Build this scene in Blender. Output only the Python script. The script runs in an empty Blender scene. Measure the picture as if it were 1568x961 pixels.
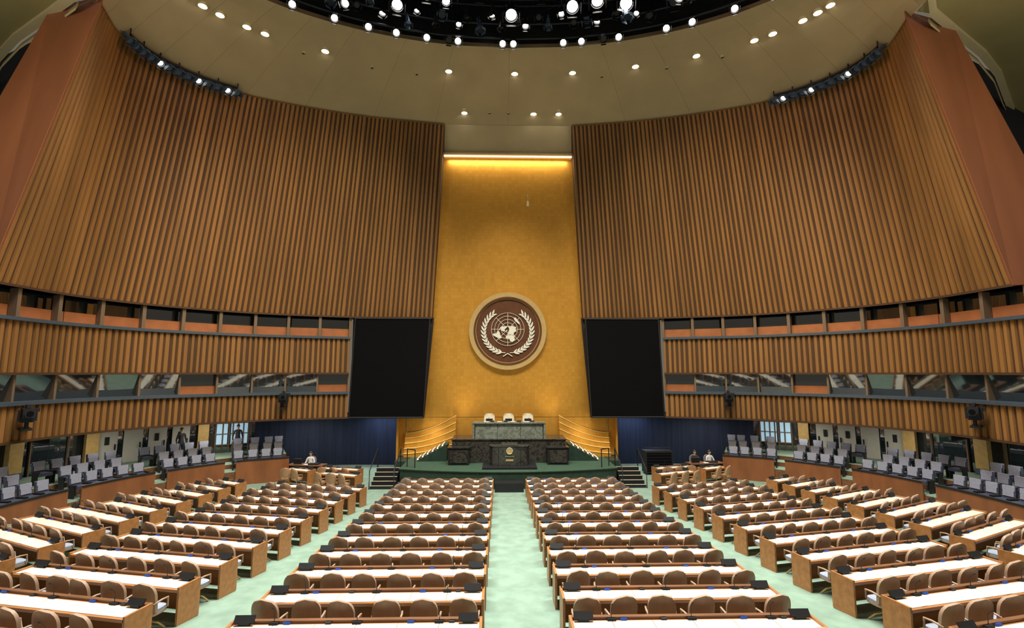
import bpy, math, random
from mathutils import Vector, Matrix
random.seed(7)
C=bpy.context; D=bpy.data
pi=math.pi; sin=math.sin; cos=math.cos
rad=math.radians

# ------------------------------------------------------------------ materials
def mat(name,col,rough=.5,metal=0,var=0,scale=5,bump=0,emit=0,stretch=None,spec=.5,col2=None):
    m=D.materials.new(name); m.use_nodes=True
    nt=m.node_tree; b=nt.nodes['Principled BSDF']
    b.inputs['Base Color'].default_value=(*col,1)
    b.inputs['Roughness'].default_value=rough
    b.inputs['Metallic'].default_value=metal
    b.inputs['Specular IOR Level'].default_value=spec
    if emit:
        b.inputs['Emission Color'].default_value=(*col,1)
        b.inputs['Emission Strength'].default_value=emit
        try: m.cycles.emission_sampling='NONE'
        except Exception: pass
    if var or bump or col2:
        tc=nt.nodes.new('ShaderNodeTexCoord'); mp=nt.nodes.new('ShaderNodeMapping')
        if stretch: mp.inputs['Scale'].default_value=stretch
        nt.links.new(tc.outputs['Object'],mp.inputs['Vector'])
        n=nt.nodes.new('ShaderNodeTexNoise'); n.inputs['Scale'].default_value=scale
        n.inputs['Detail'].default_value=6
        nt.links.new(mp.outputs['Vector'],n.inputs['Vector'])
        r=nt.nodes.new('ShaderNodeValToRGB')
        c2=col2 if col2 else tuple(min(1,c*(1+var)) for c in col)
        r.color_ramp.elements[0].color=(*[c*(1-var) for c in col],1)
        r.color_ramp.elements[1].color=(*c2,1)
        r.color_ramp.elements[0].position=.35; r.color_ramp.elements[1].position=.68
        nt.links.new(n.outputs['Fac'],r.inputs['Fac'])
        nt.links.new(r.outputs['Color'],b.inputs['Base Color'])
        if bump:
            bp=nt.nodes.new('ShaderNodeBump'); bp.inputs['Strength'].default_value=bump
            bp.inputs['Distance'].default_value=.05
            nt.links.new(n.outputs['Fac'],bp.inputs['Height'])
            nt.links.new(bp.outputs['Normal'],b.inputs['Normal'])
    return m

M={}
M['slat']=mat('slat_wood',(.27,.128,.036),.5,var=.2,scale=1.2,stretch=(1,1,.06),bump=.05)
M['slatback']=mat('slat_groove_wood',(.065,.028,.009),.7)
M['pier']=mat('pier_wood',(.34,.125,.060),.5,var=.1,scale=1.0,stretch=(1,1,.1))
M['plaster']=mat('ceiling_plaster',(.42,.33,.19),.85,var=.06,scale=.5)
M['seam']=mat('plaster_joint',(.33,.26,.15),.85)
M['olive']=mat('outer_ceiling_plaster',(.34,.29,.13),.85,var=.05,scale=.5)
M['cream']=mat('cream_trim',(.66,.58,.38),.6,var=.03,scale=2)
M['black']=mat('matte_black',(.008,.008,.011),.6,var=.1,scale=3)
M['screen']=mat('screen_black',(.002,.002,.003),.8,var=.1,scale=.5,spec=.12)
M['void']=mat('dark_void',(.008,.010,.018),.9,var=.1,scale=1)
M['metal']=mat('dark_steel',(.02,.025,.035),.5,.6,var=.1)
M['bluemetal']=mat('blue_grey_housing',(.10,.16,.27),.4,.4,var=.1)
M['glow']=mat('lamp_glow',(1,.95,.84),emit=28)
M['glowsoft']=mat('lamp_glow_soft',(1,.85,.6),emit=3)
M['strip']=mat('cove_lamp',(1,.84,.5),emit=2.0)
M['carpet']=mat('green_carpet',(.21,.315,.25),.95,var=.12,scale=2.5,bump=.1)
M['stagec']=mat('stage_green_carpet',(.035,.08,.048),.95,var=.12,scale=6)
M['stagef']=mat('stage_fascia_green',(.018,.04,.027),.5,var=.2,scale=4)
M['dwood']=mat('desk_wood',(.42,.18,.06),.4,var=.16,scale=3,stretch=(.3,3,3))
M['dwoodd']=mat('desk_wood_dark',(.18,.08,.036),.45,var=.2,scale=3,stretch=(.3,3,3))
M['parwood']=mat('parapet_wood',(.25,.09,.035),.4,var=.18,scale=2,stretch=(1,1,.3))
M['dtop']=mat('desk_top_leather',(.72,.73,.62),.45,var=.04,scale=5)
M['chair']=mat('chair_tan_shell',(.40,.265,.18),.5,var=.08,scale=6)
M['chairin']=mat('chair_fabric',(.22,.22,.25),.9,var=.1,scale=20)
M['cushion']=mat('chair_cushion_blue_grey',(.32,.36,.46),.9,var=.1,scale=20)
M['leg']=mat('chair_brass_leg',(.55,.38,.16),.35,.6,var=.05)
M['navy']=mat('gallery_chair_navy',(.045,.055,.10),.8,var=.15,scale=15)
M['cover']=mat('headrest_cover',(.30,.32,.41),.8,var=.08,scale=15)
M['paper']=mat('white_paper',(.85,.85,.8),.7,var=.02)
M['bluelab']=mat('nameplate_blue',(.03,.10,.5),.4,var=.05)
M['drape']=mat('navy_drape',(.014,.024,.062),.8,var=.3,scale=2,stretch=(3,3,.1))
M['glass']=mat('booth_glass',(.02,.03,.035),.04,.0,var=.2,scale=.7,spec=1.0)
M['glass'].node_tree.nodes['Principled BSDF'].inputs['IOR'].default_value=1.9
M['mull']=mat('mullion_taupe',(.18,.125,.08),.5,var=.05)
M['sill']=mat('blue_grey_sill',(.08,.11,.15),.4,.3,var=.05)
M['boothwood']=mat('booth_orange_wood',(.40,.14,.05),.5,var=.12,scale=2)
M['colgold']=mat('column_gold',(.52,.35,.13),.4,.2,var=.1)
M['door']=mat('white_door',(.6,.58,.53),.5,var=.03)
M['daywin']=mat('daylit_window',(.45,.68,.85),.3,emit=.5)
M['bronze']=mat('emblem_brown',(.11,.04,.016),.6,var=.15,scale=2,spec=.3)
M['rim']=mat('emblem_rim_gold',(.68,.47,.20),.35,.4,var=.05)
M['brassrail']=mat('brass_rail',(.85,.62,.22),.35,.3,var=.05)
M['white']=mat('emblem_white_metal',(.80,.78,.68),.4,.1,var=.03)
M['skin']=mat('skin_tone',(.55,.33,.23),.5,var=.05,scale=8)
M['hair']=mat('dark_hair',(.03,.018,.012),.6,var=.2,scale=30)
M['suit']=mat('dark_suit',(.02,.022,.03),.8,var=.2,scale=20)
M['shirt']=mat('white_shirt',(.7,.7,.72),.8,var=.04,scale=20)
M['leather']=mat('cream_leather',(.75,.68,.52),.45,var=.04)
M['tanl']=mat('tan_leather',(.44,.25,.14),.5,var=.1)
# gold leaf
def goldmat():
    m=mat('gold_leaf',(.80,.40,.04),.42,.45); nt=m.node_tree; b=nt.nodes['Principled BSDF']
    tc=nt.nodes.new('ShaderNodeTexCoord'); mp=nt.nodes.new('ShaderNodeMapping')
    mp.inputs['Rotation'].default_value=(rad(90),0,0)
    br=nt.nodes.new('ShaderNodeTexBrick'); br.inputs['Scale'].default_value=1
    br.inputs['Brick Width'].default_value=.22; br.inputs['Row Height'].default_value=.22
    br.offset=0
    br.inputs['Color1'].default_value=(.70,.355,.055,1); br.inputs['Color2'].default_value=(.63,.31,.045,1)
    br.inputs['Mortar'].default_value=(.60,.29,.04,1); br.inputs['Mortar Size'].default_value=.006
    nt.links.new(tc.outputs['Object'],mp.inputs['Vector']); nt.links.new(mp.outputs['Vector'],br.inputs['Vector'])
    n=nt.nodes.new('ShaderNodeTexNoise'); n.inputs['Scale'].default_value=1.5; n.inputs['Detail'].default_value=5
    nt.links.new(tc.outputs['Object'],n.inputs['Vector'])
    mr=nt.nodes.new('ShaderNodeMapRange'); mr.inputs['To Min'].default_value=.30; mr.inputs['To Max'].default_value=.5
    nt.links.new(n.outputs['Fac'],mr.inputs['Value']); nt.links.new(mr.outputs['Result'],b.inputs['Roughness'])
    nt.links.new(br.outputs['Color'],b.inputs['Base Color'])
    return m
M['gold']=goldmat()
def marble(name,a,bcol,c):
    m=mat(name,a,.2); nt=m.node_tree; b=nt.nodes['Principled BSDF']
    tc=nt.nodes.new('ShaderNodeTexCoord'); n=nt.nodes.new('ShaderNodeTexNoise')
    n.inputs['Scale'].default_value=2.2; n.inputs['Detail'].default_value=10; n.inputs['Distortion'].default_value=2
    r=nt.nodes.new('ShaderNodeValToRGB'); e=r.color_ramp.elements
    e[0].position=.3; e[0].color=(*a,1); e[1].position=.75; e[1].color=(*bcol,1)
    k=e.new(.52); k.color=(*c,1); k=e.new(.56); k.color=(*a,1)
    nt.links.new(tc.outputs['Object'],n.inputs['Vector']); nt.links.new(n.outputs['Fac'],r.inputs['Fac'])
    nt.links.new(r.outputs['Color'],b.inputs['Base Color']); return m
M['marble']=marble('green_marble',(.11,.125,.10),(.17,.19,.155),(.23,.25,.21))
M['bmarble']=marble('black_marble',(.015,.015,.014),(.035,.033,.03),(.06,.055,.045))

# ------------------------------------------------------------------ mesh builder
class MB:
    def __init__(s): s.v=[]; s.f=[]; s.m=[]; s.mats=[]; s.sm=[]
    def mi(s,k):
        if k not in s.mats: s.mats.append(k)
        return s.mats.index(k)
    def add(s,vs,fs,k,smooth=False):
        o=len(s.v); s.v+= [tuple(v) for v in vs]
        i=s.mi(k)
        for f in fs: s.f.append(tuple(o+a for a in f)); s.m.append(i); s.sm.append(smooth)
    def box(s,c,d,k,rz=0,rx=0,ry=0,taper=1):
        hx,hy,hz=d[0]/2,d[1]/2,d[2]/2
        R=Matrix.Rotation(rz,3,'Z')@Matrix.Rotation(ry,3,'Y')@Matrix.Rotation(rx,3,'X')
        vs=[]
        for z in(-1,1):
            t=taper if z>0 else 1
            for x,y in((-1,-1),(1,-1),(1,1),(-1,1)):
                vs.append(Vector(c)+R@Vector((x*hx*t,y*hy*t,z*hz)))
        s.add(vs,[(3,2,1,0),(4,5,6,7),(0,1,5,4),(1,2,6,5),(2,3,7,6),(3,0,4,7)],k)
    def tube(s,pts,r,k,n=8,closed=False,caps=True,r2=None):
        pts=[Vector(p) for p in pts]; N=len(pts); vs=[]
        for i,p in enumerate(pts):
            if closed: t=pts[(i+1)%N]-pts[i-1]
            else: t=pts[min(i+1,N-1)]-pts[max(i-1,0)]
            t.normalize(); a=Vector((0,0,1)) if abs(t.z)<.9 else Vector((1,0,0))
            u=t.cross(a).normalized(); w=t.cross(u)
            rr=r if r2 is None else r+(r2-r)*i/(N-1)
            for j in range(n):
                q=2*pi*j/n; vs.append(p+u*rr*cos(q)+w*rr*sin(q))
        fs=[]
        for i in range(N if closed else N-1):
            for j in range(n):
                a=i*n+j; b=i*n+(j+1)%n; c=((i+1)%N)*n+(j+1)%n; d=((i+1)%N)*n+j
                fs.append((a,b,c,d))
        s.add(vs,fs,k,True)
        if caps and not closed:
            s.add(vs[:n],[tuple(range(n))],k); s.add(vs[-n:],[tuple(reversed(range(n)))],k)
    def strip(s,A,B,k,smooth=False):
        n=len(A); s.add(list(A)+list(B),[(i,i+1,n+i+1,n+i) for i in range(n-1)],k,smooth)
    def prism(s,poly,z0,z1,k):
        n=len(poly); vs=[(x,y,z0) for x,y in poly]+[(x,y,z1) for x,y in poly]
        s.add(vs,[tuple(reversed(range(n))),tuple(range(n,2*n))]+[(i,(i+1)%n,n+(i+1)%n,n+i) for i in range(n)],k)
    def ell(s,c,r,k,nu=16,nv=10):
        vs=[];fs=[]
        for i in range(nv+1):
            t=pi*i/nv
            for j in range(nu):
                p=2*pi*j/nu; vs.append((c[0]+r[0]*sin(t)*cos(p),c[1]+r[1]*sin(t)*sin(p),c[2]+r[2]*cos(t)))
        for i in range(nv):
            for j in range(nu):
                fs.append((i*nu+j,(i+1)*nu+j,(i+1)*nu+(j+1)%nu,i*nu+(j+1)%nu))
        s.add(vs,fs,k,True)
    def merge(s,o,mx):
        off=len(s.v); s.v+=[tuple(mx@Vector(v)) for v in o.v]
        for f,m,q in zip(o.f,o.m,o.sm):
            s.f.append(tuple(off+a for a in f)); s.m.append(s.mi(o.mats[m])); s.sm.append(q)
    def mesh(s,name):
        me=D.meshes.new(name); me.from_pydata(s.v,[],s.f)
        for k in s.mats: me.materials.append(M[k])
        me.polygons.foreach_set('material_index',s.m); me.polygons.foreach_set('use_smooth',s.sm)
        me.update(); return me
    def obj(s,name,loc=(0,0,0),rz=0,bevel=0,parent=None):
        return place(s.mesh(name),name,loc,rz,bevel,parent)
def place(me,name,loc=(0,0,0),rz=0,bevel=0,parent=None):
    o=D.objects.new(name,me); C.collection.objects.link(o); o.location=loc; o.rotation_euler=(0,0,rz)
    if bevel:
        b=o.modifiers.new('bevel','BEVEL'); b.width=bevel; b.segments=2; b.limit_method='ANGLE'
    if parent: o.parent=parent
    return o
def empty(name,loc=(0,0,0),rz=0):
    o=D.objects.new(name,None); C.collection.objects.link(o); o.location=loc; o.rotation_euler=(0,0,rz); return o

# ------------------------------------------------------------------ curves
def catmull(P,n=24):
    P=[Vector(p) for p in P]; Q=[P[0]*2-P[1]]+P+[P[-1]*2-P[-2]]; out=[]
    for i in range(1,len(Q)-2):
        a,b,c,d=Q[i-1:i+3]
        for j in range(n):
            t=j/n
            out.append(.5*((2*b)+(c-a)*t+(2*a-5*b+4*c-d)*t*t+(3*b-a-3*c+d)*t**3))
    out.append(P[-1]); return out
class Path:
    def __init__(s,P,smooth=True):
        s.p=catmull(P) if smooth else [Vector(p) for p in P]
        s.L=[0]
        for a,b in zip(s.p,s.p[1:]): s.L.append(s.L[-1]+(b-a).length)
        s.len=s.L[-1]
    def at(s,f):
        d=max(0,min(1,f))*s.len; import bisect
        i=min(max(bisect.bisect_right(s.L,d)-1,0),len(s.p)-2)
        k=(d-s.L[i])/max(1e-9,s.L[i+1]-s.L[i]); return s.p[i].lerp(s.p[i+1],k)
    def tan(s,f): return (s.at(f+.01)-s.at(f-.01)).normalized()
    def nrm(s,f):   # toward the room centre
        t=s.tan(f); n=Vector((-t.y,t.x)); c=Vector((0,15))-s.at(f)
        return n if n.dot(c)>0 else -n
    def off(s,f,d): return s.at(f)+s.nrm(f)*d

# right half plan (x>0); mirrored with sg=-1
BOT=[(4.9,31.3),(9.6,31.0),(15.0,29.0),(18.5,25.8),(20.1,22.5),(20.3,18.7)]
TOP=[(4.2,30.2),(9.1,29.3),(13.8,27.8),(16.8,26.2),(18.5,24.2),(18.95,22.1),(18.3,20.0)]
LOW=[(10.05,30.95),(15.0,29.0),(18.5,25.8),(20.1,22.5),(20.3,18.7),(20.3,13)]
pB=Path(BOT); pT=Path(TOP); pL=Path(LOW)
Z_T=22.3; Z_W0=9.6; Z_W1=8.3; Z_P1=6.05; Z_P0=4.9; Z_L=3.35

def ribs(mb,fa,fb,za,zb,length,sg,pitch=.29,depth=.075):
    n=int(length/pitch)
    lo=[];hi=[]
    for i in range(n):
        w=random.uniform(-.13,.1)
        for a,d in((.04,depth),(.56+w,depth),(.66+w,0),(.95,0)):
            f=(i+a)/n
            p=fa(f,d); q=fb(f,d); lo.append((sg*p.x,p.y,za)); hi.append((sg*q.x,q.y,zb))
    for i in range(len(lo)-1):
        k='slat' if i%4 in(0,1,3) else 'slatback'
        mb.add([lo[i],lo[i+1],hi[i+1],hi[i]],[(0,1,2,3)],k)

for sg,side in((1,'right'),(-1,'left')):
    mb=MB()
    ribs(mb,lambda f,d:pB.off(f,d),lambda f,d:pT.off(f,d),Z_W0,Z_T,pB.len,sg)
    F=[i/60 for i in range(61)]
    bt=lambda p,f,d,z:(sg*p.off(f,d).x,p.off(f,d).y,z)
    mb.strip([bt(pB,f,.16,Z_W0) for f in F],[bt(pB,f,.16,Z_W0+.1) for f in F],'slatback')
    mb.strip([bt(pB,f,.16,Z_W0) for f in F],[bt(pB,f,-.9,Z_W0) for f in F],'slatback')
    mb.strip([bt(pT,f,.15,Z_T) for f in F],[bt(pT,f,-.3,Z_T) for f in F],'slat')
    a=bt(pB,0,.13,Z_W0); b=bt(pT,0,.13,Z_T)
    mb.add([a,b,(b[0],b[1]+1.2,b[2]),(a[0],a[1]+1.0,a[2])],[(0,1,2,3)],'slatback')
    mb.obj('wall_'+side)
    # pier at the outer end
    mb=MB()
    B0=Vector((sg*19.95,18.5,Z_W0)); T0=Vector((sg*17.95,19.85,Z_T+.3))
    B1=Vector((sg*23.9,18.9,Z_W0)); T1=Vector((sg*20.9,20.6,Z_T+.3))
    dd=Vector((sg*1.0,1.2,0))
    mb.add([B0,B1,T1,T0,B0+dd,B1+dd,T1+dd,T0+dd],[(0,1,2,3),(5,4,7,6),(1,5,6,2),(4,0,3,7),(3,2,6,7),(4,5,1,0)],'pier')
    mb.obj('wall_pier_'+side,bevel=.03)
    mb=MB()
    mb.add([(sg*20.4,22.4,3),(sg*36,29.5,3),(sg*36,29.5,24),(sg*20.4,22.4,24)],[(0,1,2,3)],'void')
    mb.obj('wall_side_void_'+side)
    # gallery bands
    par=empty('wall_balcony_'+side)
    mb=MB()
    ribs(mb,lambda f,d:pL.off(f,d+.25),lambda f,d:pL.off(f,d+.25),Z_P1,Z_W1,pL.len,sg)
    ribs(mb,lambda f,d:pL.off(f,d+.45),lambda f,d:pL.off(f,d+.45),Z_L,Z_P0,pL.len,sg)
    F=[i/70 for i in range(71)]
    g=lambda f,d,z:(sg*pL.off(f,d).x,pL.off(f,d).y,z)
    def band(d0,z0,d1,z1,k): mb.strip([g(f,d0,z0) for f in F],[g(f,d1,z1) for f in F],k)
    for d,z in((.25,Z_W1),(.45,Z_P0)):
        band(d+.2,z-.06,d+.2,z+.08,'sill'); band(d+.2,z+.08,-1.6,z+.08,'sill'); band(d+.2,z-.06,d,z-.06,'sill')
    for d,z in((.25,Z_P1),(.45,Z_L)):
        band(d+.16,z,d+.16,z+.1,'slatback'); band(d+.16,z,-1.6,z,'black')
    band(.12,Z_W0,-1.6,Z_W0,'black')
    mb.obj('ribbed_parapets',parent=par)
    mb=MB()
    band(-1.5,Z_W1,-1.5,Z_W0,'black')
    band(-1.6,Z_P0,-1.6,Z_P1,'void')
    nb=int(pL.len/1.75)
    for i in range(nb+1):
        f=i/nb; t=pL.tan(f); ang=math.atan2(t.y,sg*t.x)
        for d,z0,z1,w in((-.15,Z_W1,Z_W0,.16),(.05,Z_P0,Z_P1,.10)):
            p=pL.off(f,d); mb.box((sg*p.x,p.y,(z0+z1)/2),(w,.34,z1-z0),'mull',rz=ang)
        if i<nb:
            f1=(i+1)/nb
            A=pL.off(f,-.35);B=pL.off(f1,-.35); 
            h=Z_W1+.62
            mb.add([(sg*A.x,A.y,Z_W1),(sg*B.x,B.y,Z_W1),(sg*B.x,B.y,h),(sg*A.x,A.y,h)],[(0,1,2,3)],'boothwood')
            A2=pL.off(f,-.75);B2=pL.off(f1,-.75)
            mb.add([(sg*A2.x,A2.y,h-.1),(sg*B2.x,B2.y,h-.1),(sg*B2.x,B2.y,Z_W0),(sg*A2.x,A2.y,Z_W0)],[(0,1,2,3)],'glass')
            A=pL.off(f,-.1);B=pL.off(f1,-.1);A2=pL.off(f,.18);B2=pL.off(f1,.18)
            if i in (0,4,11):
                zz=Z_P0+.5
                mb.add([(sg*A.x,A.y,Z_P0),(sg*B.x,B.y,Z_P0),(sg*B.x,B.y,zz),(sg*A.x,A.y,zz)],[(0,1,2,3)],'boothwood')
                mb.add([(sg*A.x,A.y,zz),(sg*B.x,B.y,zz),(sg*B.x,B.y,Z_P1),(sg*A.x,A.y,Z_P1)],[(0,1,2,3)],'glass')
            else:
                mb.add([(sg*A.x,A.y,Z_P0),(sg*B.x,B.y,Z_P0),(sg*B2.x,B2.y,Z_P1),(sg*A2.x,A2.y,Z_P1)],[(0,1,2,3)],'glass')
    mb.obj('booth_windows',parent=par)
    # ---------------- lower level below balcony
    mb=MB()
    pK=Path([(7.1,33.6),(12,33.6),(17.5,31.6),(21.6,28),(23.5,24),(24,19),(24,12)])
    k=lambda f,z:(sg*pK.at(f).x,pK.at(f).y,z)
    F=[i/80 for i in range(81)]
    mb.strip([k(f,0) for f in F if f<=.2876],[k(f,Z_L+.1) for f in F if f<=.2876],'drape')
    mb.strip([k(f,0) for f in F if f>=.2874],[k(f,Z_L+.1) for f in F if f>=.2874],'glass')
    mb.strip([(sg*pL.off(f,.45).x,pL.off(f,.45).y,Z_L) for f in F],[(sg*pK.at(f).x,pK.at(f).y+.2,Z_L+.02) for f in F],'mull')
    def seg(f0,f1,z0,z1,kk,inset=.12):
        A=pK.off(f0,inset);B=pK.off(f1,inset)
        mb.add([(sg*A.x,A.y,z0),(sg*B.x,B.y,z0),(sg*B.x,B.y,z1),(sg*A.x,A.y,z1)],[(0,1,2,3)],kk)
    seg(.300,.328,1.7,3.0,'daywin');seg(.334,.352,1.7,3.0,'daywin')
    for f in(.298,.307,.316,.325,.331,.342,.354): 
        p=pK.off(f,.18); mb.box((sg*p.x,p.y,2.2),(.06,.06,2.0),'mull')
    for z in(1.7,2.35,3.0):
        seg(.297,.355,z-.03,z+.03,'mull',.22)
    for f0 in(.395,.43,.465,.50): 
        seg(f0,f0+.027,1.2,3.25,'door'); 
        p=pK.off(f0+.004,.2); mb.box((sg*p.x,p.y,2.1),(.05,.05,.3),'metal')
        if f0!=.465:
            p=pK.off(f0+.015,.16); mb.box((sg*p.x,p.y,2.45),(.2,.03,.42),'black',rz=math.atan2(pK.tan(f0).y,sg*pK.tan(f0).x))
    for f in(.375,.54,.64,.74,.84,.94):
        p=pK.off(f,.5); t=pK.tan(f); mb.box((sg*p.x,p.y,1.7),(.55,.3,3.4),'colgold',rz=math.atan2(t.y,sg*t.x))
        mb.box((sg*p.x,p.y,1.35),(.62,.36,.3),'sill',rz=math.atan2(t.y,sg*t.x))
    for i in range(9):
        f=.565+i*.048
        p=pK.off(f,.08); mb.box((sg*p.x,p.y,1.9),(.08,.08,3.0),'mull')
    mb.obj('wall_lower_'+side)
    # ---------------- stands (terraces) + parapet
    mb=MB()
    pS=Path([(12.6,28.9),(15.0,27.6),(17.1,25.0),(18.2,22.2),(18.6,18.7),(18.6,13)])
    F=[i/60 for i in range(61)]
    s_=lambda f,d,z:(sg*pS.off(f,-d).x,pS.off(f,-d).y,z)
    def tb(d0,d1,z):
        mb.strip([s_(f,d0,z) for f in F],[s_(f,d1,z) for f in F],'carpet')
        mb.strip([s_(f,d0,z) for f in F],[s_(f,d0,-.1) for f in F],'dwoodd')
        mb.add([s_(0,d0,-.1),s_(0,d1,-.1),s_(0,d1,z),s_(0,d0,z)],[(0,1,2,3)],'dwoodd')
    tb(.09,1.2,.75); tb(1.2,2.2,.98); tb(2.2,5.3,1.2)
    mb.obj('floor_terrace_'+side)
    mb=MB()
    for a,b in((0,.145),(.175,.32),(.35,.52),(.55,.75),(.78,1)):
        G=[a+(b-a)*i/14 for i in range(15)]
        zt=1.35
        mb.strip([s_(f,0,-.1) for f in G],[s_(f,0,zt) for f in G],'parwood')
        mb.strip([s_(f,.07,-.1) for f in G],[s_(f,.07,zt) for f in G],'dwoodd')
        mb.strip([s_(f,-.03,zt) for f in G],[s_(f,.1,zt) for f in G],'black')
        mb.strip([s_(f,-.03,zt-.07) for f in G],[s_(f,-.03,zt) for f in G],'black')
        for f in(a,b): mb.add([s_(f,0,-.1),s_(f,.07,-.1),s_(f,.07,zt),s_(f,0,zt)],[(0,1,2,3)],'dwoodd')
    mb.obj('trim_parapet_'+side)
    ch=MB()
    ch.box((0,0,.44),(.5,.48,.12),'navy'); 
    ch.box((0,-.26,.70),(.5,.09,.56),'navy',rx=rad(8)); ch.box((0,-.285,.90),(.45,.13,.19),'cover',rx=rad(8))
    ch.box((0,.02,.505),(.44,.4,.03),'navy'); ch.box((0,-.20,.72),(.40,.03,.24),'cover',rx=rad(8))
    ch.box((.27,0,.55),(.05,.42,.05),'black'); ch.box((.27,-.02,.27),(.04,.3,.54),'black'); ch.box((-.27,-.02,.27),(.04,.3,.54),'black')
    ch.box((-.27,0,.55),(.05,.42,.05),'black')
    mb=MB()
    for d,z in((.65,.75),(1.7,.98),(2.75,1.2)):
        n=int(pS.len*(1+d*.03)/.62)
        for i in range(1,n):
            f=i/n
            if any(abs(f-q)<.022 for q in(.16,.335,.535,.765)): continue
            p=pS.off(f,-d); nn=pS.nrm(f); 
            face=math.atan2(nn.y,sg*nn.x)-pi/2
            mb.merge(ch,Matrix.Translation((sg*p.x,p.y,z))@Matrix.Rotation(face,4,'Z'))
    mb.obj('gallery_chair_rows')

# ------------------------------------------------------------------ gold wall and its surround
mb=MB()
def q4(a,b,c,d,k): mb.add([a,b,c,d],[(0,1,2,3)],k)
q4((-5.55,31.9,3.3),(5.55,31.9,3.3),(4.35,31.0,20.5),(-4.35,31.0,20.5),'gold')
q4((-7.0,31.95,-.1),(7.0,31.95,-.1),(7.0,31.92,3.6),(-7.0,31.92,3.6),'gold')
mb.obj('wall_front')
mb=MB()
for s in(-1,1):
    mb.box((s*6.97,31.7,1.7),(.12,.6,3.3),'gold')
    mb.box((s*6.45,31.86,1.9),(.06,.1,2.9),'colgold')
mb.box((0,31.86,.98),(13.8,.1,.16),'colgold')
mb.obj('trim_front_wall')
mb=MB(); q4((-4.4,30.98,20.5),(4.4,30.98,20.5),(4.3,30.2,22.35),(-4.3,30.2,22.35),'plaster')
mb.obj('wall_front_upper')
mb=MB()
mb.box((0,30.9,20.52),(8.7,.1,.07),'strip'); mb.box((0,30.8,20.62),(8.8,.3,.1),'plaster')
mb.obj('trim_cove_lamp')
for s,side in((1,'right'),(-1,'left')):
    mb=MB(); mb.add([(s*5.3,31.4,3.3),(s*10,31.35,3.3),(s*10,31.35,9.7),(s*4.8,31.4,9.7)],[(0,1,2,3)],'black')
    mb.add([(s*5.35,31.4,3.3),(s*5.5,31.95,3.3),(s*5.0,31.8,9.7),(s*4.85,31.4,9.7)],[(0,1,2,3)],'slatback')
    mb.add([(s*5.35,31.4,3.3),(s*10,31.35,3.3),(s*10,33.7,3.4),(s*5.35,33.7,3.4)],[(0,1,2,3)],'black')
    mb.obj('wall_behind_screen_'+side)
    mb=MB()
    P=[(5.25,3.38),(9.85,3.38),(9.68,9.55),(4.97,9.55)]
    vs=[(s*x,30.7,z) for x,z in P]+[(s*x,31.0,z) for x,z in P]
    mb.add(vs,[(0,1,2,3),(7,6,5,4),(0,4,5,1),(1,5,6,2),(2,6,7,3),(3,7,4,0)],'screen')
    for i in range(4):
        a=P[i];b=P[(i+1)%4]; mb.tube([(s*a[0],30.69,a[1]),(s*b[0],30.69,b[1])],.05,'black',6)
    for x in(6,8.8): mb.box((s*x,31.1,6.4),(.15,.3,5.5),'metal')
    mb.obj('projection_screen')

# ------------------------------------------------------------------ emblem
mb=MB()
def disc(r,y,k,n=96,cz=0,r0=0,th=.06):
    vs=[];
    for i in range(n):
        a=2*pi*i/n; vs.append((r*cos(a),y,cz+r*sin(a)))
    if r0==0:
        mb.add(vs,[tuple(range(n))],k); 
        mb.add(vs+[(x,y+th,z) for x,_,z in vs],[(i,(i+1)%n,n+(i+1)%n,n+i) for i in range(n)],k,True)
    else:
        v2=[(r0*cos(2*pi*i/n),y,cz+r0*sin(2*pi*i/n)) for i in range(n)]
        mb.add(vs+v2,[(i,(i+1)%n,n+(i+1)%n,n+i) for i in range(n)],k)
        for w in(vs,v2): mb.add(w+[(x,y+th,z) for x,_,z in w],[(i,(i+1)%n,n+(i+1)%n,n+i) for i in range(n)],k,True)
disc(2.27,-.05,'bronze',th=.1)
disc(2.52,-.16,'rim',r0=2.22,th=.2)
disc(2.22,-.19,'bronze',r0=2.12,th=.15)
disc(2.1,-.08,'rim',r0=2.06,th=.05)
GR=1.08; gz=.10
for i in range(1,6): disc(GR*i/5,-.11,'white',r0=GR*i/5-.022,cz=gz,th=.05)
for i in range(8):
    a=2*pi*i/8
    d=Vector((cos(a),sin(a))); p=Vector((-d.y,d.x))*.012
    A=d*GR*.2; B=d*GR
    mb.add([(A.x-p.x,-.11,gz+A.y-p.y),(B.x-p.x,-.11,gz+B.y-p.y),(B.x+p.x,-.11,gz+B.y+p.y),(A.x+p.x,-.11,gz+A.y+p.y)],[(0,1,2,3)],'white')
def land(pts):
    v=[]
    for lat,lon in pts:
        r=GR*(90-lat)/150; a=rad(lon); v.append((r*sin(a),-.13,gz-r*cos(a)))
    mb.add(v,[tuple(range(len(v)))],'white')
land([(70,-165),(60,-165),(58,-150),(50,-128),(35,-121),(22,-108),(15,-95),(8,-80),(20,-88),(22,-98),(30,-90),(26,-81),(35,-76),(45,-65),(52,-56),(62,-75),(58,-92),(68,-95),(70,-130)])
land([(12,-72),(5,-52),(-6,-35),(-22,-41),(-35,-55),(-54,-68),(-50,-74),(-20,-70),(-5,-81),(8,-78)])
land([(36,-6),(37,10),(31,30),(12,43),(10,51),(-5,39),(-25,35),(-34,20),(-18,12),(4,9),(5,-8),(15,-17),(28,-12)])
land([(71,25),(75,60),(77,105),(72,140),(67,180),(60,165),(55,155),(58,140),(45,135),(38,127),(22,110),(9,106),(20,93),(8,77),(22,70),(25,58),(13,45),(30,35),(38,27),(40,20),(38,-8),(48,-2),(55,8),(58,12),(65,12)])
land([(-12,131),(-12,142),(-25,153),(-38,148),(-33,135),(-34,116),(-22,114)])
land([(80,-60),(82,-30),(70,-22),(60,-44),(75,-60)])
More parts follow.
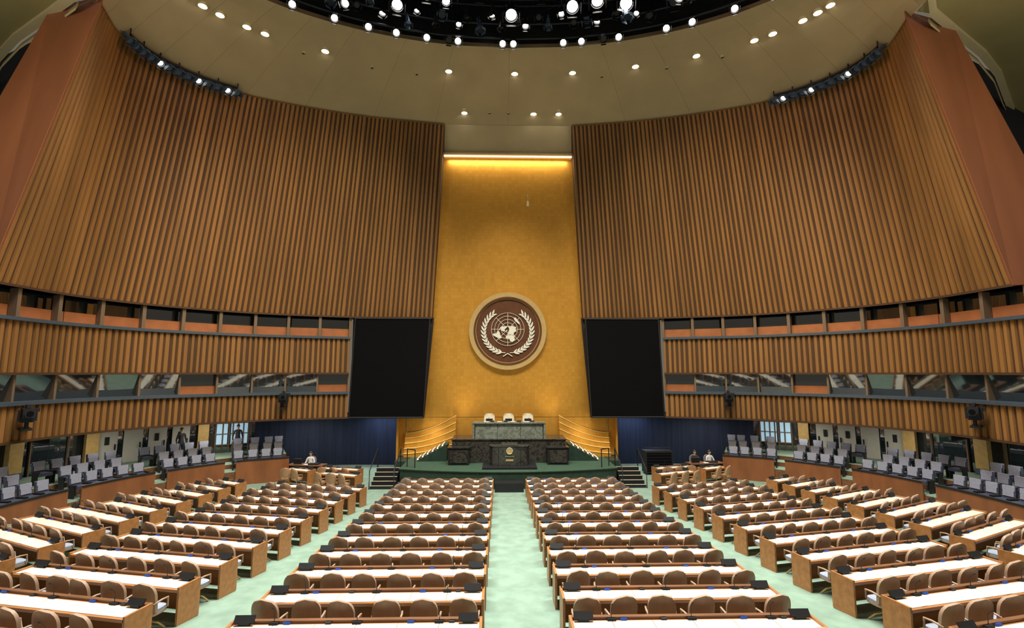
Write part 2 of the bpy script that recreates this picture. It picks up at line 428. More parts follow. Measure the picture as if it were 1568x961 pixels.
def leaf(cx,cz,a,L,w):
    pts=[]
    for t,ww in((0,0),(.25,.8),(.5,1),(.75,.7),(1,0)): pts.append((t*L,ww*w/2))
    loop=pts+[(x,-y) for x,y in reversed(pts[1:-1])]
    mb.add([(cx+x*cos(a)-y*sin(a),-.12,cz+x*sin(a)+y*cos(a)) for x,y in loop],[tuple(range(len(loop)))],'white')
for s in(-1,1):
    stem=[]
    for i in range(15):
        a=rad(-84+i*9.2); R=1.43+.12*sin(i/14*pi)
        x,z=s*R*cos(a),gz-.1+R*sin(a)
        stem.append((x,-.11,z))
        ta=math.atan2(cos(a),-s*sin(a))
        if i>0:
            leaf(x,z,ta-s*.45,.42,.12); leaf(x,z,ta+s*.5,.34,.10)
    mb.tube(stem,.022,'white',6)
    mb.tube([(0,-.11,-1.47),(s*-.3,-.11,-1.66)],.03,'white',6)
emb=mb.obj('united_nations_emblem',(0,31.5,8.85)); emb.rotation_euler=(rad(3),0,0)

# ------------------------------------------------------------------ ceiling dish
RC=(0,16.2); RA=16; RB=9.4; RZ=24.5
half=[(0,30.3),(4.3,30.22)]+TOP[1:]+[(17.8,17),(15.5,10),(9,5),(0,3)]
hp=catmull([(x,y) for x,y in half[1:]],10)
outer=[Vector((0,30.25))]+hp
outer_full=outer+[Vector((-p.x,p.y)) for p in reversed(outer[1:-1])]
def rimpt(p):
    a=math.atan2((p.y-RC[1])/RB,(p.x-RC[0])/RA); return Vector((RA*cos(a),RC[1]+RB*sin(a)))
def dish(p,f):
    r=rimpt(p); 
    if (r-Vector(RC)).length>(p-Vector(RC)).length-.5: r=Vector(RC)+(p-Vector(RC))*.93
    q=p.lerp(r,f); return Vector((q.x,q.y,Z_T+.05+(RZ-Z_T)*(1-(1-f)**1.25)))
mb=MB(); rings=[]
for j in range(7):
    f=j/6; ring=[dish(p,f) for p in outer_full]; rings.append(ring+[ring[0]])
for a,b in zip(rings,rings[1:]): mb.strip(a,b,'plaster',True)
rim=rings[-1]
up=lambda ring,z:[Vector((v.x,v.y,z)) for v in ring]
shr=lambda ring,k:[Vector((v.x*k,RC[1]+(v.y-RC[1])*k,v.z)) for v in ring]
mb.strip(rim,up(rim,RZ+.28),'mull',True)
for i in range(0,len(outer_full),8):
    p=outer_full[i]
    if p.y<14: continue
    mb.tube([tuple(dish(p,f/6)) for f in range(7)],.010,'seam',4,caps=False)
mb.obj('ceiling')
mb=MB()
r2=shr(up(rim,RZ+.25),1.02)
mb.strip(r2,up(r2,29.5),'black',True)
mb.add(up(r2,29.5)[:-1],[tuple(range(len(r2)-1))],'void')
mb.obj('ceiling_oculus')
cat=empty('lighting_catwalk')
mb=MB()
for k,z in((.97,24.9),(.93,25.5),(.93,26.6),(.8,26.0),(.66,26.8)):
    mb.tube([tuple(v) for v in shr(up(rim,z),k)[:-1]],.07,'metal',6,closed=True)
A=shr(up(rim,25.5),.93);B=shr(up(rim,26.6),.93)
for i in range(0,len(A)-1): mb.tube([A[i],B[i]],.035,'metal',5); 
for i in range(0,len(A)-2): mb.tube([A[i],B[i+1]],.025,'metal',5)
for i in range(0,len(A)-1,2):
    c=shr(up(rim,26.0),.8)[i]; mb.tube([c,(c.x,c.y,29.5)],.05,'metal',5)
    c2=shr(up(rim,29.4),.55)[i]; mb.tube([B[i],c2],.06,'metal',5)
for y in(18,20,22): mb.tube([(-12,y,27.2),(12,y,27.2)],.08,'metal',6)
mb.obj('truss_pipes',parent=cat)

def spotmesh(on,name,body='black',s=1.0):
    b=MB()
    b.tube([(0,0,.0),(0,0,.1),(0,0,.45),(0,0,.6)],.2*s,body,14,r2=.12*s)
    b.tube([(0,0,-.1),(0,0,.06)],.23*s,body,14,caps=False)
    vs=[(.19*s*cos(2*pi*i/18),.19*s*sin(2*pi*i/18),-.02) for i in range(18)]
    b.add(vs,[tuple(reversed(range(18)))],on)
    for x in(-.25*s,.25*s): b.box((x,0,.42),(.03,.06,.5),body)
    b.box((0,0,.67),(.53*s,.06,.03),body); b.tube([(0,0,.67),(0,0,.95)],.03,body,6)
    for a in range(4):
        an=a*pi/2; b.box((.3*s*cos(an),.3*s*sin(an),-.14),(.02,.34*s,.2),body,rz=an,)
    return b.mesh(name)
sm_on=spotmesh('glow','stage_spotlight_lit'); sm_off=spotmesh('black','stage_spotlight_unlit'); sm_grey=spotmesh('black','stage_spotlight_grey','bluemetal')
sm_blue=spotmesh('bluemetal','truss_spotlight','bluemetal',.9); sm_bluelit=spotmesh('glowsoft','truss_spotlight_lit','bluemetal',.9)
def aim(o,tgt):
    d=(Vector(tgt)-o.location).normalized(); o.rotation_euler=(-d).to_track_quat('Z','Y').to_euler()
rimX=[-9.2,-7.6,-6.2,-4.6,-3.4,-2.9,-.4,.2,3.0,4.0,5.2,6.0,8.4,9.6,11.4,-11,-12.2,12.8]
for x in rimX:
    y=RC[1]+RB*.97*math.sqrt(1-(x/(RA*.97))**2)
    o=place(sm_off if x in(-3.4,5.2) else sm_on,'stage_spotlight',(x,y-.1,24.55)); aim(o,(x*.4,8,0))
    o.scale=(.85,.85,.85); o.parent=cat
for x,y,z,on,sc in((-7,23.0,25.9,1,1),(-6,23.6,25.5,1,1.4),(-4.4,23.2,25.9,1,1.4),(-3.4,23.4,25.6,1,1),(.05,23.8,25.2,1,1.5),(3.3,23.5,25.5,1,1.5),(4.6,23.3,25.7,1,1.5),(6.1,23.2,25.5,1,1.6),(7.6,22.8,26,1,1.2),(-9,22.6,25.8,1,1),(9.4,22.6,25.9,1,1),
      (-5,22.4,26.2,0,1.2),(-1.6,23,25.8,0,1.3),(1.6,23,25.8,0,1.3),(-8,22.6,25.6,0,1.3),(8.6,23,25.5,0,1.3),(-10.4,22,25.7,1,.9),(10.6,22.2,25.6,1,.9),(-2.6,22.3,26,0,1),(2.4,22.3,26,1,.8)):
    o=place(sm_on if on else sm_off,'stage_spotlight',(x,y,z)); o.scale=(sc,)*3; aim(o,(x*.5,6+random.random()*8,0)); o.parent=cat
for i in range(34):
    x=-11+22*(i+.5)/34+random.uniform(-.2,.2); kk=random.choice((.86,.9,.93))
    y=RC[1]+RB*kk*math.sqrt(1-(x/(RA*kk))**2)
    o=place((sm_on,sm_off,sm_grey)[i%3],'stage_spotlight',(x,y,24.9+.5*random.random()+.3*(i%2))); q=random.uniform(.6,.95); o.scale=(q,q,q); aim(o,(x*random.uniform(-.5,1.5),random.uniform(4,30),0)); o.parent=cat
mb=MB()
def dishX(x,f):
    best=None
    for p in outer_full:
        if p.y<19: continue
        d=dish(p,f)
        if best is None or abs(d.x-x)<abs(best[0].x-x): best=(d,p)
    i=outer_full.index(best[1]); 
    res=best[0]
    for j in(-1,1):
        q=outer_full[(i+j)%len(outer_full)]
        for t in range(11):
            d=dish(best[1].lerp(q,t/10),f)
            if abs(d.x-x)<abs(res.x-x): res=d
    return res
def lamp(x,f,k='glow',r=.16):
    d=dishX(x,f); n=14
    mb.tube([(d.x,d.y,d.z+.1),(d.x,d.y,d.z-.09)],r+.04,'cream',n,caps=False)
    vs=[(d.x+r*cos(2*pi*i/n),d.y+r*sin(2*pi*i/n),d.z-.08) for i in range(n)]
    mb.add(vs,[tuple(range(n))],k)
for x in(-3.6,.17,3.8,7.4,10.6,13.2,13.9,-10.3,-13,-13.7): lamp(x,.68)
for x in(-14.6,-15.1,-15.5,14.9,15.3,15.6): lamp(x,.68)
for x in(-3.0,1.8,3.4): lamp(x,.17)
for x in(-1.4,.2): lamp(x,.17,'black',.06)
for x in(-8,-5.5,5.6,9.2,-11.5,12): lamp(x,.6,'black',.06)
mb.obj('ceiling_recessed_lights')

for s,side in((1,'right'),(-1,'left')):
    mb=MB()
    edge=[(19.0,19.7),(21.2,20.9),(24.0,22.4),(26.5,24.0),(31,27.5),(36,32)]
    inner=[(s*x,y) for x,y in edge]
    poly=inner+[(s*36,-6),(s*12,-6),(s*12.5,6),(s*15.5,10),(s*17.8,17),(s*18.3,19.6)]
    vs=[(x,y,22.35) for x,y in poly]; mb.add(vs,[tuple(range(len(vs)))],'olive')
    mb.obj('ceiling_outer_'+side)
    mb=MB()
    e=[(s*17.9,18.6)]+inner
    for k,dy,z0,z1 in(('cream',0,22.2,22.45),('olive',.12,21.95,22.2),('cream',.05,21.8,21.95)):
        mb.strip([(x,y+dy,z0) for x,y in e],[(x,y+dy,z1) for x,y in e],k)
    mb.strip([(x,y-.35,22.2) for x,y in e],[(x,y+.02,22.2) for x,y in e],'cream')
    mb.strip([(x,y-.35,22.2) for x,y in e],[(x,y-.35,22.4) for x,y in e],'cream')
    mb.obj('trim_arch_'+side)
for s in(1,-1):
    t=MB(); pts=[]
    for i in range(13):
        p=pT.off(.60+.3*i/12,.55); pts.append((s*p.x,p.y,Z_T+.05))
    t.tube(pts,.06,'metal',6); t.tube([(x,y,z+.5) for x,y,z in pts],.04,'metal',6)
    for i in range(0,13,2): t.tube([pts[i],(pts[i][0],pts[i][1],pts[i][2]+.5)],.03,'metal',5)
    par=t.obj('wall_lighting_truss')
    for i in range(13):
        o=place(sm_bluelit if i in(1,4,8) else sm_blue,'truss_spotlight',(pts[i][0],pts[i][1],pts[i][2]-.3)); aim(o,(0,20,0)); o.parent=par; o.scale=(.85,.85,1)

# ------------------------------------------------------------------ floor
def fz(x,y):
    ax=abs(x); d=y
    if ax>6: d-=(min(ax,12)-6)*math.tan(rad(12))
    if ax>12: d-=(ax-12)*math.tan(rad(25))
    return .052*max(0,25.5-d)
mb=MB()
xs=[-36,-30,-24]+[-20+i for i in range(41)]+[24,30,36]; ys=[-6+i*.75 for i in range(57)]
vs=[(x,y,fz(x,y)) for y in ys for x in xs]; nx=len(xs)
mb.add(vs,[(j*nx+i,j*nx+i+1,(j+1)*nx+i+1,(j+1)*nx+i) for j in range(len(ys)-1) for i in range(nx-1)],'carpet',True)
mb.obj('floor')

# ------------------------------------------------------------------ desks & chairs
SW=.75
def deskmesh(n):
    b=MB(); w=n*SW
    b.box((0,0,.735),(w,.54,.03),'dwood')
    b.box((0,-.275,.72),(w,.03,.06),'dwood')
    for i in range(n): b.box((-w/2+SW*(i+.5),-.04,.753),(SW-.012,.38,.012),'dtop')
    b.box((0,.27,.42),(w,.04,.68),'dwood'); b.box((0,.25,.775),(w+.02,.09,.05),'dwoodd')
    for s in(-1,1): b.box((s*(w/2+.01),0,.40),(.05,.58,.80),'dwood')
    for i in range(n):
        x=-w/2+SW*(i+.5)
        if i%2==0 and i<n-1:
            b.box((x+.37,.17,.775),(.16,.08,.04),'black',rx=rad(-15))
            b.tube([(x+.37,.18,.8),(x+.37,.17,.98),(x+.37,.10,1.06)],.007,'black',5)
            b.tube([(x+.37,.10,1.06),(x+.37,.07,1.08)],.014,'black',6)
        if i%3==1: b.box((x-.15,.17,.78),(.12,.04,.04),'bluelab',rx=rad(-20))
        if i%3==2: b.box((x-.15,.17,.775),(.10,.05,.03),'black')
        if i%3==0: b.box((x+.05,-.10,.762),(.19,.26,.006),'paper',rz=.1)
    for s in(-1,1):
        b.box((s*(w/2-.22),.16,.855),(.36,.04,.13),'black',rx=rad(-35))
        b.box((s*(w/2-.22),.17,.79),(.2,.10,.06),'black')
    return b.mesh('delegate_desk')
def chairmesh(shell,inner,cush,leg,name,hw=.285,top=1.06):
    b=MB(); nu,nv=14,10
    def P(u,v,off):
        z=.44+(top-.44)*v
        k=(1-max(0,(v-.45)/.55)**2.6*.999)**.5 if v>.45 else 1
        k=max(k,.05); x=u*hw*k*(.90+.1*v)
        y=-.20-.09*v+ .09*u*u*k + off
        return (x,y,z)
    for off,k in((-.03,shell),(.03,inner)):
        vs=[P(-1+2*i/nu,j/nv,off) for j in range(nv+1) for i in range(nu+1)]
        b.add(vs,[(j*(nu+1)+i,j*(nu+1)+i+1,(j+1)*(nu+1)+i+1,(j+1)*(nu+1)+i) for j in range(nv) for i in range(nu)],k,True)
    loop=[(-1,j/nv) for j in range(nv+1)]+[(-1+2*i/nu,1) for i in range(1,nu)]+[(1,1-j/nv) for j in range(nv+1)]
    b.strip([P(u,v,-.03) for u,v in loop],[P(u,v,.03) for u,v in loop],shell,True)
    pl=[]
    for i in range(24):
        a=2*pi*i/24; c=abs(cos(a))**.55*(1 if cos(a)>0 else -1); s=abs(sin(a))**.55*(1 if sin(a)>0 else -1)
        pl.append((c*.25,s*.235))
    b.prism(pl,.37,.42,shell); b.prism([(x*.97,y*.97) for x,y in pl],.42,.475,cush)
    for s in(-1,1): b.tube([(s*.25,-.2,.62),(s*.285,-.02,.655),(s*.275,.14,.64),(s*.25,.17,.44)],.02,shell,7)
    b.tube([(0,0,.12),(0,0,.38)],.035,leg,8)
    for i in range(4):
        a=pi/4+i*pi/2; b.tube([(0,0,.2),(.16*cos(a),.16*sin(a),.12),(.28*cos(a),.28*sin(a),.0)],.022,leg,6)
    return b.mesh(name)
desks={n:deskmesh(n) for n in(2,3,4,5,6)}
chm=chairmesh('chair','chairin','cushion','leg','delegate_chair')
def row(n,cx,cy,rz,nochair=0):
    z=fz(cx,cy); place(desks[n],'delegate_desk',(cx,cy,z),rz)
    for i in range(n):
        lx=-n*SW/2+SW*(i+.5)+random.uniform(-.04,.04); ly=-.60+random.uniform(-.06,.04)
        x=cx+lx*cos(rz)-ly*sin(rz); y=cy+lx*sin(rz)+ly*cos(rz)
        place(chm,'delegate_chair',(x,y,fz(x,y)),rz+random.uniform(-.16,.16))
for k in range(-1,12):
    y=9.35+1.42*k
    for s in(-1,1): row(6,s*(.84+2.25),y,0)
for s in(-1,1):
    for k in range(-1,10):
        ex,ey=s*(7.45-.085*k),10.1+1.42*k
        a=rad(12); cx=ex+s*2.25*cos(a); cy=ey+2.25*sin(a); row(6,cx,cy,s*a)
    for k in range(-2,8):
        ex,ey=s*12.75,14.2+1.40*k; a=rad(25)
        n=5 if k<3 else (4 if k<5 else (3 if k<7 else 2))
        cx=ex+s*n*SW/2*cos(a); cy=ey+n*SW/2*sin(a); row(n,cx,cy,s*a)

# ------------------------------------------------------------------ stage
def arcpoly(hw,yf,yb,bulge,n=24):
    pts=[(-hw+2*hw*i/n, yf+bulge*((-1+2*i/n)**2)) for i in range(n+1)]
    return pts+[(hw,yb),(-hw,yb)]
st=empty('stage_platform')
mb=MB(); mb.prism(arcpoly(6.0,26.6,31.75,1.0),-.05,.86,'stagef'); mb.prism(arcpoly(6.05,26.55,31.75,1.0),.86,.9,'stagec'); 
mb.obj('podium',parent=st)
mb=MB(); mb.prism(arcpoly(6.8,29.6,31.7,.3),-.05,.88,'stagef'); mb.obj('podium_wing',parent=st)
mb=MB(); mb.box((0,26.25,.2),(1.5,.7,.5),'black'); mb.obj('podium_kick_step',parent=st)
for s in(-1,1):
    mb=MB()
    for i in range(5):
        mb.box((s*6.75,26.9+.34*i,(.17*(i+1))/2-.02),(1.28,.34,.17*(i+1)),'black')
        mb.box((s*6.75,26.74+.34*i,.17*(i+1)+.005),(1.3,.05,.02),'cream')
    for x in(6.12,7.42):
        mb.tube([(s*x,26.7,.0),(s*x,26.7,.95),(s*x,28.4,1.85),(s*x,28.4,.8)],.03,'black',6)
    mb.obj('stage_stairs')
    mb=MB()
    for i in range(6):
        x=5.25-.29*i; z=.9+.16*(i+1)
        mb.box((s*x,30.35,(.9+z)/2),(.29,1.3,z-.9),'stagef')
        mb.box((s*(x+.12),29.67,z-.03),(.07,.04,.05),'glowsoft')
        mb.box((s*(x+.12),30.35,z+.012),(.06,1.3,.02),'paper')
        mb.box((s*(x+.148),30.35,z-.08),(.012,1.3,.10),'paper')
    mb.obj('rostrum_steps')
    # sweeping stepped gold panels either side of the rostrum
    mb=MB()
    for j in range(5):
        top=[];bot=[];y=31.12+.13*j
        for i in range(17):
            t=i/16; x=6.5-3.2*t; z=1.12+.30*j+(.62+.12*j)*t**1.8
            top.append((s*x,y,z)); bot.append((s*x,y,.9))
        mb.strip(bot,top,'gold')
        mb.strip(top,[(a,b+.13,c) for a,b,c in top],'brassrail')
        mb.tube([(a,b-.01,c) for a,b,c in top],.028,'brassrail',6)
    mb.obj('trim_gold_stepped_panels')
    mb=MB()
    mb.tube([(s*5.7,28.1,.9),(s*5.7,28.1,1.9)],.03,'black',6); mb.tube([(s*5.2,27.7,.9),(s*5.2,27.7,1.9)],.03,'black',6)
    mb.tube([(s*5.7,28.1,1.88),(s*5.2,27.7,1.88)],.03,'black',6)
    mb.obj('stage_handrail')
pd=empty('presidium_desk',(0.05,0,0))
mb=MB()
mb.box((0,30.1,1.55),(6.7,1.9,1.3),'bmarble'); mb.box((0,30.1,2.23),(6.8,2.0,.08),'bmarble')
mb.obj('lower_tier',parent=pd,bevel=.02)
mb=MB()
mb.box((0,29.35,2.42),(4.0,.14,1.5),'marble'); 
for s in(-1,1): mb.box((s*2.03,29.6,2.42),(.12,.8,1.5),'marble',rz=s*rad(12)); 
mb.box((0,29.55,3.18),(4.3,.75,.08),'marble')
for x in(-1,1): mb.box((x*.68,29.27,2.42),(.015,.02,1.45),'black')
mb.obj('marble_front',parent=pd,bevel=.02)
mb=MB()
for x in(-1.2,-.4,.4,1.2):
    mb.tube([(x,29.6,3.2),(x,29.55,3.42),(x,29.45,3.48)],.012,'black',5); mb.box((x+.2,29.65,3.25),(.25,.18,.06),'black'); mb.box((x-.15,29.55,3.23),(.3,.21,.01),'paper')
mb.obj('microphones',parent=pd)
for s in(-1,1):
    mb=MB()
    mb.box((s*2.85,28.75,1.38),(1.2,.6,.95),'black'); mb.box((s*2.85,28.75,1.87),(1.3,.7,.05),'bmarble'); 
    mb.box((s*2.85,28.43,1.38),(1.0,.04,.7),'bmarble')
    mb.obj('side_console_desk')
hb=MB()
def hback(b,k):
    nu,nv=12,12
    def P(u,v,o):
        z=.45+.85*v; kx=(1-max(0,(v-.7)/.3)**3*.35); return (u*.33*kx,-.25-.1*v+.08*u*u+o,z)
    for o in(-.05,.05):
        vs=[P(-1+2*i/nu,j/nv,o) for j in range(nv+1) for i in range(nu+1)]
        b.add(vs,[(j*(nu+1)+i,j*(nu+1)+i+1,(j+1)*(nu+1)+i+1,(j+1)*(nu+1)+i) for j in range(nv) for i in range(nu)],k,True)
    loop=[(-1,j/nv) for j in range(nv+1)]+[(-1+2*i/nu,1) for i in range(1,nu)]+[(1,1-j/nv) for j in range(nv+1)]
    b.strip([P(u,v,-.05) for u,v in loop],[P(u,v,.05) for u,v in loop],k,True)
    b.box((0,-.17,.75),(.42,.06,.5),'black')
    b.box((0,0,.44),(.58,.5,.14),k)
    for s in(-1,1): b.box((s*.32,0,.62),(.08,.42,.08),k); b.box((s*.32,.15,.5),(.06,.08,.25),'black')
    b.tube([(0,0,.1),(0,0,.38)],.05,'black',8)
    for i in range(5): a=i*2*pi/5; b.tube([(0,0,.12),(.3*cos(a),.3*sin(a),.03)],.03,'black',6)
hback(hb,'leather'); hbm=hb.mesh('high_back_chair')
for x in(-1.15,.05,1.25): place(hbm,'high_back_chair',(x,30.55,2.30),pi)
rs=empty('speaker_rostrum',(0.05,27.95,.9))
mb=MB()
mb.box((0,0,.06),(3.0,1.6,.12),'black')
P=[(-.95,-.35),(.95,-.35),(1.12,.1),(1.12,.45),(-1.12,.45),(-1.12,.1)]
mb.prism(P,.12,1.12,'bmarble'); mb.prism([(x*1.04,y*1.04) for x,y in P],1.12,1.18,'bmarble')
mb.box((0,-.1,1.24),(.9,.5,.1),'bmarble',rx=rad(12))
for s in(-1,1): mb.box((s*.62,-.362,.62),(.02,.02,.95),'black')
mb.obj('lectern_body',parent=rs,bevel=.015)
mb=MB()
vs=[(.17*cos(2*pi*i/32),-.37,.92+.17*sin(2*pi*i/32)) for i in range(32)]
mb.add(vs,[tuple(range(32))],'rim'); mb.tube([(v[0],-.372,v[2]) for v in vs],.015,'white',5,closed=True)
mb.box((0,-.365,.42),(.42,.02,.10),'rim'); mb.box((0,-.36,.62),(.5,.02,.02),'rim')
for x in(-.12,.12): mb.tube([(x,.0,1.25),(x,.02,1.5),(x,.1,1.58)],.012,'black',6)
mb.obj('lectern_details',parent=rs)

# ------------------------------------------------------------------ side desks, armchairs and kit near the stage
tan=chairmesh('tanl','tanl','tanl','leg','visitor_armchair',hw=.31,top=1.0)
for s in(-1,1):
    for x,y,a,n in((9.0,26.9,20,3),(9.4,28.4,14,3),(11.6,28.2,24,2)):
        place(desks[n],'delegate_desk',(s*x,y,fz(x,y)),s*rad(a))
        for i in range(n):
            lx=-n*SW/2+SW*(i+.5); ly=-.66; rz=s*rad(a)
            place(tan,'visitor_armchair',(s*x+lx*cos(rz)-ly*sin(rz),y+lx*sin(rz)+ly*cos(rz),0),rz+random.uniform(-.4,.4))
    t=MB(); t.box((0,0,.74),(2.2,.7,.05),'dwoodd'); 
    for x in(-1,1): t.box((x*1.0,0,.36),(.05,.6,.72),'black')
    t.box((0,-.3,.45),(2.0,.03,.5),'black'); t.box((-.6,0,.92),(.5,.06,.32),'black',rx=.15); t.box((.45,0,.80),(.6,.35,.08),'metal'); t.box((0,-.1,.77),(.3,.2,.01),'paper')
    t.obj('technician_table',(s*11.9,29.75,0),s*rad(8))
mb=MB(); mb.box((0,0,.75),(1.7,.8,1.3),'black'); mb.box((0,-.41,.75),(1.5,.02,1.1),'screen')
for i in range(6): mb.box((0,-.425,.3+.18*i),(1.45,.02,.03),'metal')
for x in(-.7,.7):
    for y in(-.3,.3): mb.ell((x,y,.07),(.07,.05,.07),'metal',10,6)
mb.tube([(-.8,0,1.4),(-.8,0,1.55),(.8,0,1.55),(.8,0,1.4)],.025,'metal',6)
mb.obj('equipment_flight_case',(9.2,30.4,0))
for s,x in((-1,6.9),(1,7.0)):
    mb=MB(); mb.tube([(0,0,0),(0,0,1.4),(0,-.2,1.55)],.015,'black',6)
    for i in range(3): a=i*2*pi/3; mb.tube([(0,0,.1),(.3*cos(a),.3*sin(a),.01)],.015,'black',6)
    mb.ell((0,-.22,1.56),(.03,.05,.03),'black',8,6)
    mb.obj('microphone_stand',(s*(x+.8),29.8,0))

def bcam(name,loc,rz):
    b=MB()
    b.box((0,0,0),(.32,.62,.34),'black'); b.tube([(0,-.3,0),(0,-.55,0)],.12,'black',12,r2=.15); b.tube([(0,-.551,0),(0,-.57,0)],.1,'screen',12)
    b.box((0,.02,.24),(.12,.4,.12),'black'); b.box((.24,.1,.1),(.16,.12,.14),'black')
    b.box((0,0,-.25),(.36,.2,.16),'metal'); b.tube([(0,0,-.3),(0,0,-.55)],.06,'metal',8); b.box((0,.3,-.58),(.3,.9,.08),'black')
    b.box((-.22,0,-.08),(.06,.16,.4),'metal'); b.box((.22,0,-.08),(.06,.16,.4),'metal')
    return b.obj(name,loc,rz)
for s in(-1,1):
    p=pL.off(.155,1.0); bcam('broadcast_camera',(s*p.x,p.y,4.75),s*rad(-20)).scale=(1.1,)*3
    p=pL.off(.70,1.05); bcam('broadcast_camera',(s*p.x,p.y,4.55),s*rad(-50)).scale=(1.1,)*3
mb=MB(); mb.tube([(0,0,.02),(0,0,-.3)],.05,'white',10,r2=.09); mb.tube([(0,0,0),(0,0,.5)],.008,'white',5); mb.tube([(0,0,.5),(0,.6,.55)],.012,'white',5)
mb.obj('hanging_microphone',(1.3,30.6,17.3))

# ------------------------------------------------------------------ people
def person(name,loc,rz,pose='stand',top='suit'):
    V=[];E=[];R=[]
    def v(p,r,par=None):
        V.append(p); R.append(r if isinstance(r,tuple) else (r,r))
        if par is not None: E.append((par,len(V)-1))
        return len(V)-1
    sit=pose=='sit'; hz=.52 if sit else .95
    pel=v((0,0,hz),(.15,.11)); ab=v((0,0,hz+.16),(.14,.105),pel); chs=v((0,.0,hz+.36),(.16,.11),ab)
    ut=v((0,-.01,hz+.48),(.12,.09),chs); nk=v((0,0,hz+.57),.055,ut); hd0=v((0,.015,hz+.64),(.07,.085),nk); hd1=v((0,.02,hz+.72),(.078,.098),hd0); hd2=v((0,.01,hz+.79),(.066,.08),hd1)
    hands=[]
    for s in(-1,1):
        sh=v((s*.18,0,hz+.47),.06,ut)
        if sit:
            el=v((s*.26,.08,hz+.20),.045,sh); wr=v((s*.17,.33,hz+.25),.03,el); d=Vector((-s*.2,1,0)).normalized()
        else:
            el=v((s*.25,-.02,hz+.18),.045,sh); wr=v((s*.26,.09,hz-.06),.03,el); d=Vector((0,.25,-1)).normalized()
        W=Vector(V[wr]); pm=v(tuple(W+d*.06),(.035,.022),wr)
        hands.append(W)
        lat=Vector((0,1,.25)).normalized() if not sit else Vector((1,.2,0)).normalized()
        inn=Vector((-s,0,0)) if not sit else Vector((0,0,-1))
        for i,L in enumerate((.068,.08,.076,.06)):
            o=lat*(.03-.02*i)
            a=v(tuple(W+d*.09+o),.010,pm); b=v(tuple(W+d*(.09+L*.55)+o+inn*.008),.009,a); v(tuple(W+d*(.09+L)+o+inn*.03),.008,b)
        a=v(tuple(W+d*.05+lat*.045),.011,pm); v(tuple(W+d*.09+lat*.06+inn*.015),.009,a)
        hp=v((s*.09,0,hz-.04),.095,pel)
        if sit:
            kn=v((s*.12,.42,.5),.062,hp); an=v((s*.12,.44,.10),.042,kn); ft=v((s*.12,.48,.045),.045,an); v((s*.13,.62,.035),.035,ft)
        else:
            kn=v((s*.10,.03*(1+s),.50),.062,hp); an=v((s*.11,-.02+.05*s,.10),.042,kn); ft=v((s*.11,.03+.05*s,.045),.045,an); v((s*.125,.17+.05*s,.035),.034,ft)
    me=D.meshes.new(name+'_sk'); me.from_pydata(V,E,[]); o=D.objects.new(name+'_tmp',me); C.collection.objects.link(o)
    sk=o.modifiers.new('skin','SKIN'); sk.use_smooth_shade=True
    for i,r in enumerate(R): me.skin_vertices[0].data[i].radius=r
    me.skin_vertices[0].data[0].use_root=True
    sb=o.modifiers.new('s','SUBSURF'); sb.levels=1; sb.render_levels=1
    C.view_layer.update(); dg=C.evaluated_depsgraph_get(); nm=D.meshes.new_from_object(o.evaluated_get(dg)); D.objects.remove(o)
    nm.materials.clear()
    for k in('suit',top,'skin','black'): nm.materials.append(M[k])
    for p in nm.polygons:
        c=p.center; i=0
        if c.z>hz+.05: i=1
        if c.z>hz+.555 and abs(c.x)<.12: i=2
        if c.z<.075: i=3
        if any((c-(W)).length<.2 and ((c-W).dot(Vector((0,1,0)) if sit else Vector((0,.25,-1)))>0) and (abs(c.x)>.1) and (sit and c.y>.32 or not sit and abs(c.x)>.2) for W in hands): i=2
        p.material_index=i; p.use_smooth=True
    par=empty(name,loc,rz)
    place(nm,'body',parent=par)
    h=MB(); hc=hz+.735
    h.ell((0,-.012,hc+.035),(.088,.102,.092),'hair'); h.ell((0,-.06,hc-.03),(.07,.05,.07),'hair')
    h.obj('hair',parent=par)
    f=MB(); 
    f.add([(-.016,.115,hc-.03),(.016,.115,hc-.03),(0,.142,hc-.028),(0,.112,hc+.02)],[(0,1,2),(0,2,3),(1,3,2),(0,3,1)],'skin',True)
    for s in(-1,1):
        f.ell((s*.032,.105,hc+.005),(.014,.012,.008),'paper',8,6); f.ell((s*.032,.115,hc+.005),(.006,.005,.006),'black',8,6)
        f.ell((s*.085,.01,hc-.01),(.012,.02,.032),'skin',8,6); f.box((s*.032,.112,hc+.024),(.032,.01,.006),'hair')
    f.ell((0,.108,hc-.055),(.024,.012,.007),'tanl',10,6)
    f.obj('face',parent=par)
    return par
person('standing_man',(-18.8,28.9,1.2),rad(-120),'stand','suit')
person('standing_man',(-16.5,30.6,1.2),rad(-150),'stand','suit')
for x,y,rz,t in((-12.0,30.55,180,'shirt'),(11.6,30.55,175,'suit'),(12.5,30.5,190,'shirt')):
    a=rad(rz); person('seated_technician',(x,y,0),a,'sit',t); place(chm,'office_chair',(x,y+.05,0),a)

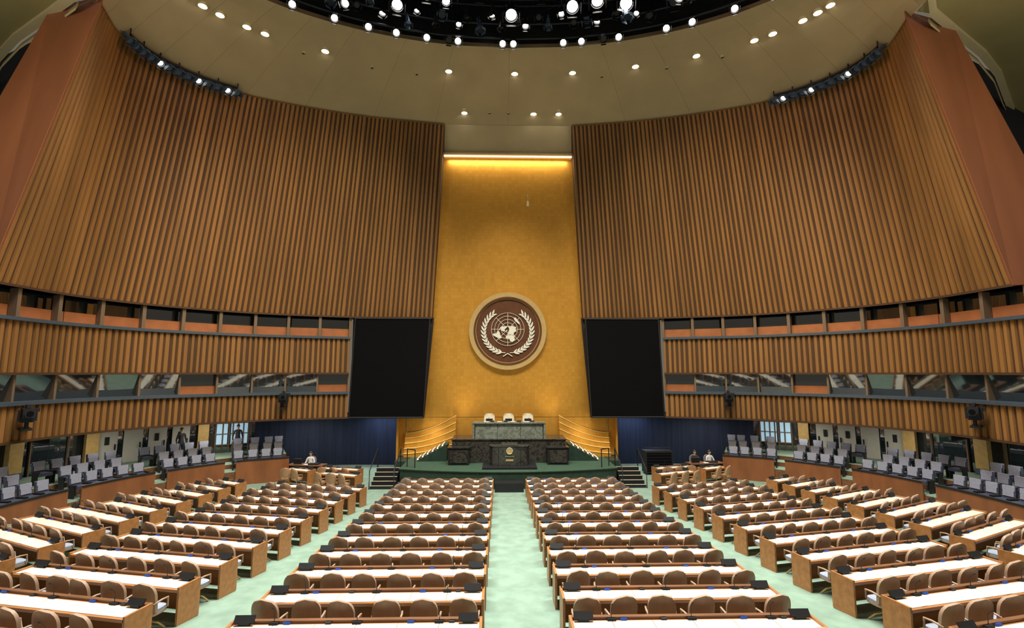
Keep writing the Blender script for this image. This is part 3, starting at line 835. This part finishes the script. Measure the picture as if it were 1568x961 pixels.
# ------------------------------------------------------------------ lights
def light(kind,name,loc,tgt,e,col=(1,.86,.66),size=1,size_y=None,angle=60,blend=1,soft=.5,spread=180):
    l=D.lights.new(name,kind); l.energy=e; l.color=col
    if kind=='AREA':
        l.shape='RECTANGLE'; l.size=size; l.size_y=size_y or size; l.spread=rad(spread)
    if kind=='SPOT': l.spot_size=rad(angle); l.spot_blend=blend; l.shadow_soft_size=soft
    if kind=='POINT': l.shadow_soft_size=soft
    o=D.objects.new(name,l); C.collection.objects.link(o); o.location=loc
    d=Vector(tgt)-Vector(loc); o.rotation_euler=d.to_track_quat('-Z','Y').to_euler(); return o
for x in(-9,0,9): light('AREA','oculus_light',(x,16,27),(x*1.1,15,0),3000,(1,.96,.86),8,5,spread=110)
light('SPOT','aisle_spot',(0,20,25),(0,13,0),4500,(1,.98,.92),angle=50)
for s in(-1,1):
    light('SPOT','wall_washer',(s*2,13,23),(s*13,29.5,11),7500,(1,.76,.38),angle=58)
    light('SPOT','wall_washer',(s*-4,14,24),(s*20,21,14),4200,(1,.55,.30),angle=66)
    light('SPOT','parapet_washer',(s*3,12,24),(s*14,28,6),2500,(1,.78,.42),angle=50)
    light('POINT','corner_fill_light',(s*19,10,17),(0,0,0),1100,(1,.82,.56),soft=1)  # added fill, out of view, brightens the outer ceiling corners and pier faces
    for f in(.1,.3,.5,.7):
        p=pL.off(f,-1.3); light('AREA','gallery_downlight',(s*p.x,p.y,3.25),(s*p.x,p.y,0),60,(1,.90,.75),1.2)
    light('AREA','underscreen_downlight',(s*8.5,32.4,3.2),(s*8.5,32.4,0),50,(.7,.8,1),2)
    light('SPOT','gold_uplight',(s*3.2,30.9,2.5),(s*1.5,31.9,9),300,(1,.78,.42),angle=80)
    light('SPOT','gold_side_beam',(s*4.6,29.4,2.4),(s*5.4,31.2,1.9),90,(1,.80,.45),angle=90)
light('SPOT','gold_spot',(0,17,25),(0,31.5,8),6500,(1,.84,.54),angle=38)
light('SPOT','emblem_spot',(0,19,25),(0,31.5,8.6),900,(1,.9,.75),angle=16)
light('SPOT','stage_spot',(0,20,25),(0,29,1.5),3500,(1,.92,.75),angle=36)
light('AREA','cove_light',(0,30.6,20.3),(0,31.3,15),150,(1,.84,.50),8,.2)
w=D.worlds.new('world'); C.scene.world=w; w.use_nodes=True
bg=w.node_tree.nodes['Background']; bg.inputs[0].default_value=(1,.88,.70,1); bg.inputs[1].default_value=.15

# ------------------------------------------------------------------ camera
cd=D.cameras.new('camera'); cam=D.objects.new('camera',cd); C.collection.objects.link(cam)
cd.sensor_width=36; cd.lens=36*740/1568; cam.location=(-.49,0,6.15)
cam.rotation_euler=(rad(90+6.9),0,rad(-1.4)); cd.clip_end=300
C.scene.camera=cam
C.scene.view_settings.view_transform='Standard'
C.scene.view_settings.look='None'
C.scene.view_settings.exposure=0.0
